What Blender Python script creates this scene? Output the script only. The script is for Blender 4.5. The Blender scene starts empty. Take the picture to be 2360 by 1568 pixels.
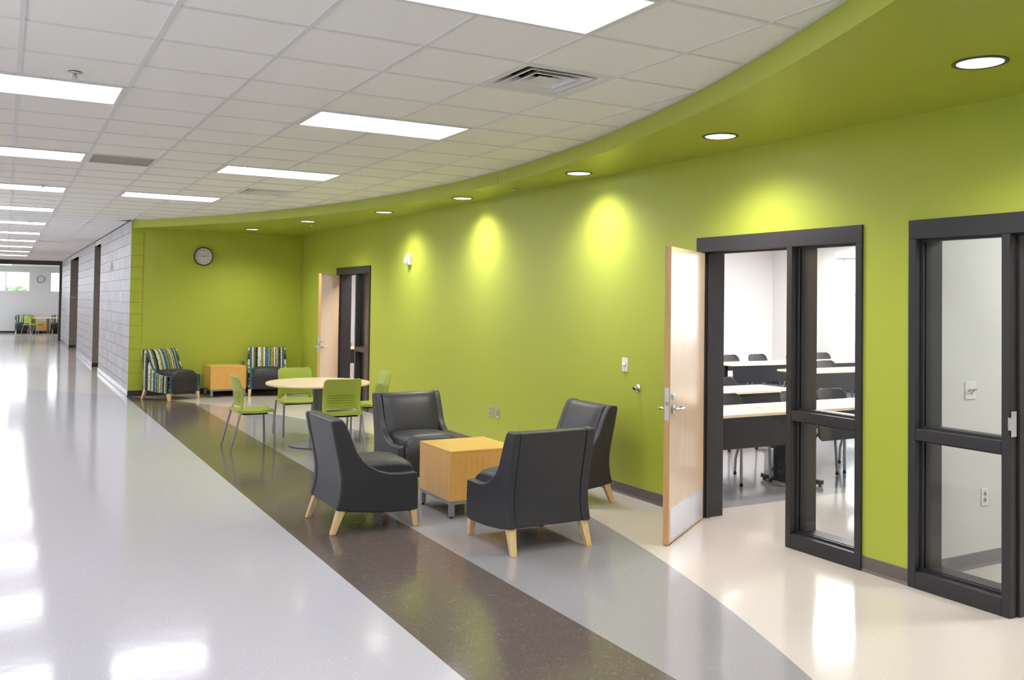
import bpy, bmesh, math, random
from mathutils import Vector, Matrix
random.seed(7)
PI = math.pi
S = bpy.context.scene
COL = S.collection

# ------------------------------------------------------------------ camera
CEIL = 3.02
cam_d = bpy.data.cameras.new('camera'); cam = bpy.data.objects.new('camera', cam_d); COL.objects.link(cam)
F_PX, CY_PX = 2088.28, 646.05
yaw, pit, rol = 0.5099, 0.0246, 0.0139
Fv = Vector((math.sin(yaw)*math.cos(pit), math.cos(yaw)*math.cos(pit), math.sin(pit)))
R0 = Vector((math.cos(yaw), -math.sin(yaw), 0)); U0 = R0.cross(Fv)
Rv = R0*math.cos(rol) + U0*math.sin(rol); Uv = -R0*math.sin(rol) + U0*math.cos(rol)
M = Matrix(((Rv.x, Uv.x, -Fv.x, -0.0416), (Rv.y, Uv.y, -Fv.y, -4.3154), (Rv.z, Uv.z, -Fv.z, 1.698), (0, 0, 0, 1)))
cam.matrix_world = M
cam_d.sensor_width = 36; cam_d.lens = F_PX/2360*36; cam_d.shift_y = (CY_PX-784)/2360
cam_d.clip_start = 0.05; cam_d.clip_end = 300
S.camera = cam
# ------------------------------------------------------------------ world, exposure
W = bpy.data.worlds.new('World'); S.world = W; W.use_nodes = True
bgn = W.node_tree.nodes['Background']; bgn.inputs[0].default_value = (0.86, 0.91, 1.0, 1); bgn.inputs[1].default_value = 6.0
S.view_settings.view_transform = 'Standard'; S.view_settings.look = 'None'
S.view_settings.exposure = 0.0; S.view_settings.gamma = 1.0
try: S.view_settings.use_curve_mapping = False
except Exception: pass
cy = S.cycles
cy.use_denoising = True
cy.use_adaptive_sampling = True; cy.adaptive_threshold = .06; cy.adaptive_min_samples = 16
cy.max_bounces = 7; cy.diffuse_bounces = 5; cy.glossy_bounces = 3; cy.transmission_bounces = 8; cy.transparent_max_bounces = 12
cy.sample_clamp_indirect = 10.0; cy.caustics_reflective = False; cy.caustics_refractive = False
PANEL_E = 14.0        # recessed fluorescent panels
SPOT_W = 165.0        # downlight lamps
CLASS_E = 38.0       # added panels in the rooms behind the green wall
# ------------------------------------------------------------------ materials
MATS = {}
def lin(c):
    return tuple(((x/255)/12.92 if x/255 <= .04045 else ((x/255+.055)/1.055)**2.4) for x in c)
def mat(name, rgb, rough=.5, metal=0., spec=.5, noise=None, bump=None, coat=0., emis=None, estr=0., trans=0., ior=1.45, lin_rgb=None):
    m = bpy.data.materials.new(name); m.use_nodes = True; nt = m.node_tree; b = nt.nodes['Principled BSDF']
    c = lin_rgb or lin(rgb)
    b.inputs['Base Color'].default_value = (*c, 1); b.inputs['Roughness'].default_value = rough
    b.inputs['Metallic'].default_value = metal; b.inputs['Specular IOR Level'].default_value = spec
    b.inputs['IOR'].default_value = ior
    if coat: b.inputs['Coat Weight'].default_value = coat; b.inputs['Coat Roughness'].default_value = .12
    if trans: b.inputs['Transmission Weight'].default_value = trans
    if emis: b.inputs['Emission Color'].default_value = (*emis, 1); b.inputs['Emission Strength'].default_value = estr
    tc = None
    if noise or bump:
        tc = nt.nodes.new('ShaderNodeTexCoord')
    if noise:                     # (scale, amount, detail, stretch xyz)
        sc, amt, det, st = noise
        mp = nt.nodes.new('ShaderNodeMapping'); mp.inputs['Scale'].default_value = st
        nt.links.new(tc.outputs['Object'], mp.inputs[0])
        n = nt.nodes.new('ShaderNodeTexNoise'); n.inputs['Scale'].default_value = sc; n.inputs['Detail'].default_value = det
        nt.links.new(mp.outputs[0], n.inputs['Vector'])
        r = nt.nodes.new('ShaderNodeValToRGB'); r.color_ramp.elements[0].position = .3; r.color_ramp.elements[1].position = .7
        r.color_ramp.elements[0].color = (*[max(0, x*(1-amt)) for x in c], 1)
        r.color_ramp.elements[1].color = (*[min(1, x*(1+amt)) for x in c], 1)
        nt.links.new(n.outputs['Fac'], r.inputs[0]); nt.links.new(r.outputs[0], b.inputs['Base Color'])
    if bump:                      # (scale, strength, distance)
        n2 = nt.nodes.new('ShaderNodeTexNoise'); n2.inputs['Scale'].default_value = bump[0]; n2.inputs['Detail'].default_value = 3
        nt.links.new(tc.outputs['Object'], n2.inputs['Vector'])
        bp = nt.nodes.new('ShaderNodeBump'); bp.inputs['Strength'].default_value = bump[1]; bp.inputs['Distance'].default_value = bump[2]
        nt.links.new(n2.outputs['Fac'], bp.inputs['Height']); nt.links.new(bp.outputs[0], b.inputs['Normal'])
    MATS[name] = m
    return m
def floor_mat(name, rgb, fleck, amt, rough, spec=.34, fsc=22, fpos=.60):
    """polished vinyl tile: fine speckle, a few longer flecks, slightly wavy polish"""
    m = bpy.data.materials.new(name); m.use_nodes = True; nt = m.node_tree; b = nt.nodes['Principled BSDF']; L = nt.links.new
    c = lin(rgb); f = lin(fleck)
    geo = nt.nodes.new('ShaderNodeNewGeometry')
    n1 = nt.nodes.new('ShaderNodeTexNoise'); n1.inputs['Scale'].default_value = 90; n1.inputs['Detail'].default_value = 4
    mp = nt.nodes.new('ShaderNodeMapping'); mp.inputs['Scale'].default_value = (1, 1, 1)
    n2 = nt.nodes.new('ShaderNodeTexNoise'); n2.inputs['Scale'].default_value = fsc; n2.inputs['Detail'].default_value = 6; n2.inputs['Roughness'].default_value = .75; n2.inputs['Distortion'].default_value = 1.5
    L(geo.outputs['Position'], mp.inputs[0]); L(mp.outputs[0], n1.inputs['Vector']); L(mp.outputs[0], n2.inputs['Vector'])
    r1 = nt.nodes.new('ShaderNodeValToRGB'); r1.color_ramp.elements[0].position = .35; r1.color_ramp.elements[1].position = .65
    r1.color_ramp.elements[0].color = (*[x*(1-amt) for x in c], 1); r1.color_ramp.elements[1].color = (*[min(1, x*(1+amt)) for x in c], 1)
    r2 = nt.nodes.new('ShaderNodeValToRGB'); r2.color_ramp.elements[0].position = fpos; r2.color_ramp.elements[1].position = fpos+.13
    mx = nt.nodes.new('ShaderNodeMix'); mx.data_type = 'RGBA'
    L(n1.outputs['Fac'], r1.inputs[0]); L(n2.outputs['Fac'], r2.inputs[0]); L(r2.outputs[0], mx.inputs[0]); L(r1.outputs[0], mx.inputs[6])
    mx.inputs[7].default_value = (*f, 1); L(mx.outputs[2], b.inputs['Base Color'])
    b.inputs['Roughness'].default_value = rough; b.inputs['Specular IOR Level'].default_value = spec; b.inputs['IOR'].default_value = 1.5
    n3 = nt.nodes.new('ShaderNodeTexNoise'); n3.inputs['Scale'].default_value = 5; n3.inputs['Detail'].default_value = 3
    L(geo.outputs['Position'], n3.inputs['Vector'])
    bp = nt.nodes.new('ShaderNodeBump'); bp.inputs['Strength'].default_value = .22; bp.inputs['Distance'].default_value = .004
    L(n3.outputs['Fac'], bp.inputs['Height']); L(bp.outputs[0], b.inputs['Normal'])
    MATS[name] = m; return m
def wood_mat(name, rgb, dark, axis, rough=.3, coat=.3, sc=9):
    m = bpy.data.materials.new(name); m.use_nodes = True; nt = m.node_tree; b = nt.nodes['Principled BSDF']; L = nt.links.new
    tc = nt.nodes.new('ShaderNodeTexCoord'); mp = nt.nodes.new('ShaderNodeMapping')
    st = [sc*2.2]*3; st[axis] = sc*.12; mp.inputs['Scale'].default_value = st
    n = nt.nodes.new('ShaderNodeTexNoise'); n.inputs['Scale'].default_value = 2; n.inputs['Detail'].default_value = 5; n.inputs['Distortion'].default_value = .4
    r = nt.nodes.new('ShaderNodeValToRGB'); r.color_ramp.elements[0].position = .3; r.color_ramp.elements[1].position = .65
    r.color_ramp.elements[0].color = (*lin(dark), 1); r.color_ramp.elements[1].color = (*lin(rgb), 1)
    L(tc.outputs['Object'], mp.inputs[0]); L(mp.outputs[0], n.inputs['Vector']); L(n.outputs['Fac'], r.inputs[0]); L(r.outputs[0], b.inputs['Base Color'])
    b.inputs['Roughness'].default_value = rough; b.inputs['Coat Weight'].default_value = coat; b.inputs['Coat Roughness'].default_value = .15
    MATS[name] = m; return m
def stripe_mat(name, axis):
    """woven upholstery: irregular vertical stripes in teal, olive, white and black"""
    m = bpy.data.materials.new(name); m.use_nodes = True; nt = m.node_tree; b = nt.nodes['Principled BSDF']; L = nt.links.new
    tc = nt.nodes.new('ShaderNodeTexCoord'); sp = nt.nodes.new('ShaderNodeSeparateXYZ'); L(tc.outputs['Object'], sp.inputs[0])
    mp = nt.nodes.new('ShaderNodeMapping'); mp.inputs['Scale'].default_value = (30, 30, 55) ; L(tc.outputs['Object'], mp.inputs[0])
    n = nt.nodes.new('ShaderNodeTexNoise'); n.inputs['Scale'].default_value = 1.3; n.inputs['Detail'].default_value = 2; L(mp.outputs[0], n.inputs['Vector'])
    a = nt.nodes.new('ShaderNodeMath'); a.operation = 'MULTIPLY_ADD'; a.inputs[1].default_value = .030; L(n.outputs['Fac'], a.inputs[0]); L(sp.outputs[axis], a.inputs[2])
    d = nt.nodes.new('ShaderNodeMath'); d.operation = 'MULTIPLY_ADD'; d.inputs[1].default_value = 1/.50; d.inputs[2].default_value = 8.50; L(a.outputs[0], d.inputs[0])
    f = nt.nodes.new('ShaderNodeMath'); f.operation = 'FRACT'; L(d.outputs[0], f.inputs[0])
    r = nt.nodes.new('ShaderNodeValToRGB'); r.color_ramp.interpolation = 'CONSTANT'
    seq = [(0, (200, 196, 184)), (.06, (110, 112, 50)), (.12, (48, 62, 42)), (.17, (25, 28, 30)), (.205, (210, 208, 198)), (.315, (138, 136, 46)), (.40, (215, 212, 202)), (.455, (92, 100, 52)),
           (.50, (45, 115, 150)), (.585, (190, 188, 176)), (.61, (50, 58, 52)), (.645, (150, 142, 62)), (.77, (222, 219, 208)), (.82, (25, 28, 30)), (.85, (205, 202, 190)), (.89, (96, 104, 62)), (.95, (42, 50, 46))]
    e = r.color_ramp.elements
    e[0].position = 0; e[0].color = (*lin(seq[0][1]), 1); e[1].position = seq[1][0]; e[1].color = (*lin(seq[1][1]), 1)
    for p, c in seq[2:]:
        k = e.new(p); k.color = (*lin(c), 1)
    L(f.outputs[0], r.inputs[0])
    n2 = nt.nodes.new('ShaderNodeTexNoise'); n2.inputs['Scale'].default_value = 70; L(tc.outputs['Object'], n2.inputs['Vector'])
    r2 = nt.nodes.new('ShaderNodeValToRGB'); r2.color_ramp.elements[0].position = .36; r2.color_ramp.elements[1].position = .40
    L(n2.outputs['Fac'], r2.inputs[0])
    mx = nt.nodes.new('ShaderNodeMix'); mx.data_type = 'RGBA'; L(r2.outputs[0], mx.inputs[0]); mx.inputs[6].default_value = (*lin((35, 45, 45)), 1); L(r.outputs[0], mx.inputs[7])
    L(mx.outputs[2], b.inputs['Base Color']); b.inputs['Roughness'].default_value = .85; b.inputs['Specular IOR Level'].default_value = .2
    MATS[name] = m; return m
def glass_mat():
    m = bpy.data.materials.new('glass'); m.use_nodes = True; nt = m.node_tree; nt.nodes.remove(nt.nodes['Principled BSDF'])
    o = nt.nodes['Material Output']; t = nt.nodes.new('ShaderNodeBsdfTransparent'); g = nt.nodes.new('ShaderNodeBsdfGlossy'); g.inputs['Roughness'].default_value = .01
    t.inputs[0].default_value = (.94, .965, .96, 1)
    lw_ = nt.nodes.new('ShaderNodeLayerWeight'); lw_.inputs[0].default_value = .5
    pw_ = nt.nodes.new('ShaderNodeMath'); pw_.operation = 'POWER'; pw_.inputs[1].default_value = 5; nt.links.new(lw_.outputs['Facing'], pw_.inputs[0])
    fr = nt.nodes.new('ShaderNodeMath'); fr.operation = 'MULTIPLY_ADD'; fr.inputs[1].default_value = .95; fr.inputs[2].default_value = .035; nt.links.new(pw_.outputs[0], fr.inputs[0])
    mx = nt.nodes.new('ShaderNodeMixShader')
    nt.links.new(fr.outputs[0], mx.inputs[0]); nt.links.new(t.outputs[0], mx.inputs[1]); nt.links.new(g.outputs[0], mx.inputs[2]); nt.links.new(mx.outputs[0], o.inputs[0])
    MATS['glass'] = m; return m
GREEN = mat('green_paint', None, .36, spec=.5, lin_rgb=(.40, .46, .052), bump=(220, .05, .002))
GREENC = mat('green_block_paint', None, .5, spec=.35, lin_rgb=(.40, .46, .045), bump=(90, .2, .003))
CMU = mat('grey_block', (190, 188, 190), .42, spec=.45, noise=(35, .07, 4, (1, 1, 1)), bump=(110, .2, .003))
MORTAR = mat('mortar', (214, 212, 210), .8)  # pale joints: light caught along them is put into the colour
BROWNW = mat('taupe_paint', (134, 122, 110), .5)
WHITEW = mat('white_wall', (232, 231, 228), .6)
GREYW = mat('pale_grey_wall', (214, 212, 210), .6)
FARW = mat('far_wall', (205, 208, 210), .6)
TILE = mat('acoustic_tile', (243, 240, 236), .9, spec=.2, noise=(160, .05, 3, (1, 1, 1)), bump=(240, .25, .003))
TBAR = mat('white_tee', (222, 221, 222), .45)
PANELM = mat('light_diffuser', (255, 255, 255), .4, emis=(.99, .965, 1.055), estr=PANEL_E)
CLASSM = mat('added_room_diffuser', (255, 255, 255), .4, emis=(1, .975, 1.0), estr=CLASS_E)
LENS = mat('downlight_lens', (255, 255, 255), .4, emis=(1, .99, .97), estr=3.5)
F_GREY = floor_mat('vinyl_light_grey', (186, 185, 191), (209, 209, 214), .07, .105, .25)
F_MID = floor_mat('vinyl_mid_grey', (152, 150, 153), (178, 177, 181), .06, .11)
F_BROWN = floor_mat('vinyl_brown', (97, 87, 82), (124, 114, 108), .14, .14, .20, 26, .55)
F_CREAM = floor_mat('vinyl_cream', (205, 197, 188), (220, 214, 206), .05, .115)
BASEM = mat('rubber_base', (104, 95, 92), .35)
BASED = mat('dark_rubber_base', (58, 55, 56), .35)
FRAME = mat('charcoal_frame', (50, 49, 52), .38, spec=.5)
BLACKL = mat('black_leather', (57, 57, 61), .40, spec=.5, bump=(260, .12, .002))
SEATD = mat('dark_vinyl', (46, 46, 50), .45, bump=(260, .1, .002))
STEEL = mat('brushed_steel', (222, 222, 225), .30, metal=1.)
SILVER = mat('silver_paint', (150, 151, 155), .4, metal=.35)
DARKPOLE = mat('graphite_paint', (128, 127, 126), .4, metal=.3)
GREENP = mat('green_plastic', None, .38, lin_rgb=(.36, .44, .06))
BLACKP = mat('black_plastic', (44, 44, 48), .4)
BLACKM = mat('black_metal', (27, 27, 30), .45)
WHITEP = mat('white_plastic', (228, 226, 224), .35)
GREYP = mat('grey_plate', (165, 160, 155), .4)
RING = mat('downlight_ring', (92, 90, 82), .35, metal=.6)
DARK = mat('dark_void', (26, 26, 26), .8)
CLEAR = mat('clear_lens', (235, 238, 240), .08, spec=.7)
BEAMM = mat('dark_brown_beam', (72, 65, 62), .5)
GRILLE = mat('grey_grille', (205, 200, 194), .6)
MAPLE = wood_mat('maple_laminate', (228, 178, 98), (218, 166, 86), 2, .32, .25)
MAPLEX = wood_mat('maple_laminate_top', (226, 180, 96), (220, 172, 87), 0, .32, .25)
LEGW = wood_mat('maple_leg', (234, 204, 150), (220, 184, 126), 2, .35, .3, 14)
DOORW = wood_mat('maple_door', (236, 206, 168), (231, 199, 159), 2, .25, .6, 7)
EDGEW = wood_mat('maple_edge', (204, 164, 108), (190, 146, 90), 2, .4, .1, 9)
TOPW = wood_mat('pale_maple_top', (246, 224, 190), (240, 214, 176), 0, .3, .3, 7)
STRIPY = stripe_mat('stripe_fabric_across', 1)
STRIPX = stripe_mat('stripe_fabric_along', 0)
TEAL = mat('teal_welt', (52, 94, 118), .8, noise=(75, .8, 2, (1, 1, 1)))
GLASS = glass_mat()
LEAF = mat('leaf', (150, 168, 132), .7, noise=(6, .3, 3, (1, 1, 1)))
BARK = mat('bark', (90, 75, 60), .8)
GRASS = mat('grass', (150, 165, 130), .9)
YELL = mat('yellow_sign', (190, 185, 80), .6)
# ------------------------------------------------------------------ geometry helpers
class MB:
    def __init__(s): s.v = []; s.f = []
    def add(s, vs, fs):
        o = len(s.v); s.v += [tuple(v) for v in vs]; s.f += [tuple(i+o for i in f) for f in fs]; return s
    def box(s, x0, x1, y0, y1, z0, z1):
        return s.add([(x0,y0,z0),(x1,y0,z0),(x1,y1,z0),(x0,y1,z0),(x0,y0,z1),(x1,y0,z1),(x1,y1,z1),(x0,y1,z1)],
              [(3,2,1,0),(4,5,6,7),(0,1,5,4),(1,2,6,5),(2,3,7,6),(3,0,4,7)])
    def prism(s, poly, a, b, axis='y'):
        """poly of 2-D points extruded from a to b; axis y: poly=(x,z); z: poly=(x,y); x: poly=(y,z)"""
        def P(p, t): return {'y': (p[0], t, p[1]), 'z': (p[0], p[1], t), 'x': (t, p[0], p[1])}[axis]
        n = len(poly); vs = [P(p, a) for p in poly] + [P(p, b) for p in poly]
        fs = [tuple(range(n))[::-1], tuple(range(n, 2*n))] + [(i, (i+1) % n, n+(i+1) % n, n+i) for i in range(n)]
        return s.add(vs, fs)
    def slab(s, polys_yz, ys):
        """rings: one (x,z) polygon per y"""
        n = len(polys_yz[0]); vs = []
        for poly, y in zip(polys_yz, ys): vs += [(p[0], y, p[1]) for p in poly]
        fs = [tuple(range(n))[::-1], tuple(range(n*(len(ys)-1), n*len(ys)))]
        for k in range(len(ys)-1):
            for i in range(n): fs.append((k*n+i, k*n+(i+1) % n, (k+1)*n+(i+1) % n, (k+1)*n+i))
        return s.add(vs, fs)
    def cyl(s, p0, p1, r0, r1=None, n=12):
        r1 = r0 if r1 is None else r1; p0 = Vector(p0); p1 = Vector(p1); d = (p1-p0).normalized()
        a = d.orthogonal().normalized(); b = d.cross(a); vs = []
        for p, r in ((p0, r0), (p1, r1)):
            vs += [p + (a*math.cos(2*PI*i/n) + b*math.sin(2*PI*i/n))*r for i in range(n)]
        return s.add(vs, [tuple(range(n))[::-1], tuple(range(n, 2*n))] + [(i, (i+1) % n, n+(i+1) % n, n+i) for i in range(n)])
    def tube(s, pts, r, n=8):
        pts = [Vector(p) for p in pts]; vs = []; 
        for k, p in enumerate(pts):
            d = (pts[min(k+1, len(pts)-1)] - pts[max(k-1, 0)]).normalized()
            a = d.cross(Vector((0.123, 0.98, 0.05))).normalized() if abs(d.y) < .9 else d.cross(Vector((1, 0, 0))).normalized()
            b = d.cross(a); vs += [p + (a*math.cos(2*PI*i/n) + b*math.sin(2*PI*i/n))*r for i in range(n)]
        m = len(pts); fs = [tuple(range(n))[::-1], tuple(range(n*(m-1), n*m))]
        for k in range(m-1):
            for i in range(n): fs.append((k*n+i, k*n+(i+1) % n, (k+1)*n+(i+1) % n, (k+1)*n+i))
        return s.add(vs, fs)
    def lathe(s, prof, n=32, c=(0, 0, 0), axis='z', caps=True):
        vs = []
        for r, h in prof:
            for i in range(n):
                x, y = r*math.cos(2*PI*i/n), r*math.sin(2*PI*i/n)
                vs.append({'z': (c[0]+x, c[1]+y, c[2]+h), 'y': (c[0]+x, c[1]+h, c[2]+y), 'x': (c[0]+h, c[1]+x, c[2]+y)}[axis])
        fs = []
        for k in range(len(prof)-1):
            for i in range(n): fs.append((k*n+i, k*n+(i+1) % n, (k+1)*n+(i+1) % n, (k+1)*n+i))
        if caps and prof[0][0] > 0: fs.append(tuple(range(n))[::-1])
        if caps and prof[-1][0] > 0: fs.append(tuple(range(n*(len(prof)-1), n*len(prof))))
        return s.add(vs, fs)
    def taper(s, p0, p1, a0, a1):
        """square bar from p0 to p1 with side a0 then a1, kept square to the axes"""
        vs = []
        for p, a in ((p0, a0), (p1, a1)):
            h = a/2; vs += [(p[0]-h, p[1]-h, p[2]), (p[0]+h, p[1]-h, p[2]), (p[0]+h, p[1]+h, p[2]), (p[0]-h, p[1]+h, p[2])]
        return s.add(vs, [(3,2,1,0),(4,5,6,7),(0,1,5,4),(1,2,6,5),(2,3,7,6),(3,0,4,7)])
    def mesh(s, name):
        me = bpy.data.meshes.new(name); me.from_pydata(s.v, [], s.f)
        bm = bmesh.new(); bm.from_mesh(me); bmesh.ops.recalc_face_normals(bm, faces=bm.faces); bm.to_mesh(me); bm.free()
        return me
    def build(s, name, m, parent=None, bevel=0, seg=2, smooth=None, solid=0):
        return place(s.mesh(name), name, m, parent, bevel, seg, smooth, solid)
def place(me, name, m, parent=None, bevel=0, seg=2, smooth=None, solid=0):
    o = bpy.data.objects.new(name, me); COL.objects.link(o)
    if not me.materials: me.materials.append(m)
    if parent: o.parent = parent
    if smooth is None: smooth = bevel > 0
    if smooth:
        for p in me.polygons: p.use_smooth = True
    if solid:
        k = o.modifiers.new('thick', 'SOLIDIFY'); k.thickness = solid; k.offset = 0
    if bevel:
        k = o.modifiers.new('bevel', 'BEVEL'); k.width = bevel; k.segments = seg; k.limit_method = 'ANGLE'; k.angle_limit = .6
    if smooth:
        k = o.modifiers.new('wn', 'WEIGHTED_NORMAL'); k.keep_sharp = True
    return o
def smooth_by_angle(o, ang=.7):
    me = o.data
    bm = bmesh.new(); bm.from_mesh(me)
    for e in bm.edges:
        if len(e.link_faces) == 2 and e.calc_face_angle(0) > ang: e.smooth = False
    for f in bm.faces: f.smooth = True
    bm.to_mesh(me); bm.free(); return o
def box(name, b, m, parent=None, bevel=0, seg=2): return MB().box(*b).build(name, m, parent, bevel, seg)
def tag(o, label, cat, group=None):
    o['label'] = label; o['category'] = cat
    if group: o['group'] = group
    return o
def struct(o): o['kind'] = 'structure'; return o
def empty(name, loc=(0, 0, 0), rz=0):
    o = bpy.data.objects.new(name, None); COL.objects.link(o); o.location = loc; o.rotation_euler = (0, 0, rz); o.empty_display_size = .1
    return o
def thing(name, label, cat, loc=(0, 0, 0), rz=0, group=None): return tag(empty(name, loc, rz), label, cat, group)
def dup(o, loc, rz, label, group=None, cat=None):
    def cp(src, par):
        c = src.copy(); COL.objects.link(c)
        if par: c.parent = par
        for ch in list(src.children): cp(ch, c)
        return c
    r = cp(o, None); r.location = loc; r.rotation_euler = (0, 0, rz); r['label'] = label
    if group: r['group'] = group
    return r
# ------------------------------------------------------------------ the setting: plan
XW = 4.824; SOF = 2.888; CX, CYc, CR = -10.764, 4.222, 15.046; XC = 1.825; YE = 12.42
XL = -1.829; YB = -9.0; YEND = 34.0; YFAR = 42.5; XI = 5.05     # XI: room side of the green wall
def cxy(y): return CX + math.sqrt(CR*CR - (y-CYc)**2)
def cyx(x, sgn=1): return CYc + sgn*math.sqrt(CR*CR - (x-CX)**2)
circ = [(CX + CR*math.cos(a), CYc + CR*math.sin(a)) for a in [(-60+120*i/240)*PI/180 for i in range(241)]]
def clip_circle(poly):
    """clip a convex polygon by the big circle (as half planes of its chords near the polygon)"""
    for k in range(240):
        a, b = circ[k], circ[k+1]; nx, ny = b[1]-a[1], -(b[0]-a[0])
        d = [(p[0]-a[0])*nx + (p[1]-a[1])*ny for p in poly]
        if max(d) <= 0: continue
        out = []
        for i in range(len(poly)):
            p, q = poly[i], poly[(i+1) % len(poly)]; dp, dq = d[i], d[(i+1) % len(poly)]
            if dp <= 0: out.append(p)
            if (dp < 0 < dq) or (dq < 0 < dp):
                t = dp/(dp-dq); out.append((p[0]+t*(q[0]-p[0]), p[1]+t*(q[1]-p[1])))
        poly = out
        if len(poly) < 3: return []
    return poly
# floor: polished vinyl laid in bands, the big arc divides grey and cream
fl = MB()
ys = [YB] + [-6 + i*.25 for i in range(0, 80)]
def strip(mb, x0, x1, ylo, yhi, n=60):      # inside of the circle between two x
    xs = [x0 + (x1-x0)*i/n for i in range(n+1)]
    for a, b in zip(xs, xs[1:]):
        mb.add([(a, max(ylo, cyx(a, -1)), 0), (b, max(ylo, cyx(b, -1)), 0), (b, min(yhi, cyx(b)), 0), (a, min(yhi, cyx(a)), 0)], [(0, 1, 2, 3)])
strip(fl, XL, XC-.02, YB, 30, 24)
floor = struct(fl.build('floor', F_GREY))
b = MB(); strip(b, XC-.02, 2.655, -3.98, YE); b.build('brown_band', F_BROWN, floor)
b = MB(); strip(b, 2.655, cxy(CYc)-1e-4, -3.98, YE, 120); b.build('grey_band', F_MID, floor)
b = MB(); yy = [-3.98 + (YE+3.98)*i/120 for i in range(121)]
for p, q in zip(yy, yy[1:]): b.add([(cxy(p), p, 0), (XI, p, 0), (XI, q, 0), (cxy(q), q, 0)], [(0, 1, 2, 3)])
b.build('cream_field', F_CREAM, floor)
b = MB(); xs = [XL + (XC-.02-XL)*i/40 for i in range(41)]
for p, q in zip(xs, xs[1:]):
    b.add([(p, cyx(p), 0), (q, cyx(q), 0), (q, YEND+.2, 0), (p, YEND+.2, 0)], [(0, 1, 2, 3)])
    b.add([(p, YB, 0), (q, YB, 0), (q, max(YB, cyx(q, -1)), 0), (p, max(YB, cyx(p, -1)), 0)], [(0, 1, 2, 3)])
b.add([(XC-.02, YE-.02, 0), (4.2, YE-.02, 0), (4.2, YEND+.2, 0), (XC-.02, YEND+.2, 0)], [(0, 1, 2, 3)])
b.build('corridor_field', F_CREAM, floor)
b = MB(); b.add([(-6, YEND+.2, 0), (8, YEND+.2, 0), (8, YFAR, 0), (-6, YFAR, 0)], [(0, 1, 2, 3)]); b.build('lobby_field', F_CREAM, floor)
b = MB(); b.add([(XI, -.44, 0), (15, -.44, 0), (15, 1.46, 0), (XI, 1.46, 0)], [(0, 1, 2, 3)]); b.build('classroom_cream_field', F_CREAM, floor)
b = MB(); b.add([(XI, 1.46, 0), (15, 1.46, 0), (15, 10.4, 0), (XI, 10.4, 0)], [(0, 1, 2, 3)]); b.build('classroom_grey_field', F_MID, floor)
b = MB(); b.add([(XI, -4, 0), (9, -4, 0), (9, -.44, 0), (XI, -.44, 0)], [(0, 1, 2, 3)]); b.build('office_field', F_CREAM, floor)
b = MB(); b.add([(XI, 10.4, 0), (9, 10.4, 0), (9, 21, 0), (XI, 21, 0)], [(0, 1, 2, 3)]); b.build('second_room_field', F_MID, floor)
# green long wall with three openings
w = MB()
for y0, y1 in ((-4.1, -2.32), (-.641, -.293), (1.321, 8.795), (10.40, YE+.2)): w.box(XW, XI-.01, y0, y1, 0, SOF+.2)
for y0, y1 in ((-2.32, -.641), (-.293, 1.321), (8.795, 10.40)): w.box(XW, XI-.01, y0, y1, 2.236, SOF+.2)
wall_right = struct(w.build('wall_right', GREEN))
wall_end = struct(box('wall_end', (XC+.2, XW, YE, YE+.15, 0, SOF+.2), GREEN))
wall_front_alcove = struct(box('wall_alcove_near', (XC, XW, -4.13, -3.98, 0, SOF+.2), GREEN))
# fascia and soffit
n = 96; a0 = math.atan2(YE-CYc, cxy(YE)-CX); a1 = math.atan2(-3.98-CYc, cxy(-3.98)-CX)
fm = MB(); ang = [a1 + (a0-a1)*i/n for i in range(n+1)]
def cp(r, a, z): return (CX+r*math.cos(a), CYc+r*math.sin(a), z)
vs = []
for a in ang: vs += [cp(CR, a, SOF), cp(CR, a, CEIL+.12), cp(CR+.04, a, CEIL+.12), cp(CR+.04, a, SOF)]
fs = []
for k in range(n):
    for i in range(4): fs.append((k*4+i, k*4+(i+1) % 4, (k+1)*4+(i+1) % 4, (k+1)*4+i))
fm.add(vs, fs + [(0, 1, 2, 3), (n*4+3, n*4+2, n*4+1, n*4)])
fascia = struct(fm.build('trim_1', GREEN)); smooth_by_angle(fascia)
sm = MB(); vs = []
for a in ang:
    x, y, _ = cp(CR+.002, a, 0); vs += [(x, y, SOF+.001), (XW, y, SOF+.001), (x, y, SOF+.06), (XW, y, SOF+.06)]
fs = []
for k in range(n):
    fs += [(k*4, k*4+4, k*4+5, k*4+1), (k*4+2, k*4+3, k*4+7, k*4+6)]
soffit = struct(sm.add(vs, fs).build('ceiling_soffit', GREEN))
sj = (3.722-CYc)/CR; aj = math.asin(sj)
cj = MB(); 
cj.add([cp(CR-.001, aj-.00012, SOF), cp(CR-.001, aj+.00012, SOF), cp(CR-.001, aj+.00012, CEIL), cp(CR-.001, aj-.00012, CEIL)], [(0, 1, 2, 3)])
cj.build('control_joint', DARK, fascia)
# corridor block wall with two recesses
def blockpoly(): pass
CW = 2.025
core = MB()
PIERS = [(YE, 18.13), (19.69, 25.15), (28.80, YEND)]
for y0, y1 in PIERS: core.box(XC+.014, CW, y0+.006, y1-.001, 0, CEIL)
core.box(XC+.014, CW, 18.129, 19.691, 2.91, CEIL); core.box(XC+.014, CW, 25.149, 28.801, 2.89, CEIL)
wall_cor = struct(core.build('wall_corridor', MORTAR))
core2 = MB()
for y0, y1, zt in ((18.13, 19.69, 2.91), (25.15, 28.80, 2.89)):
    core2.box(CW+1.6, CW+1.7, y0-.1, y1+.1, 0, zt)          # back of the recess
    core2.box(CW, CW+1.6, y0-.1, y0, 0, zt); core2.box(CW, CW+1.6, y1, y1+.1, 0, zt)
    core2.box(XC+.006, CW, y0+.0005, y0+.003, 0, zt); core2.box(XC+.003, CW, y1-.006, y1+.004, 0, zt)
    core2.box(XC+.02, CW+1.7, y0-.1, y1+.1, zt, zt+.02)
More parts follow.
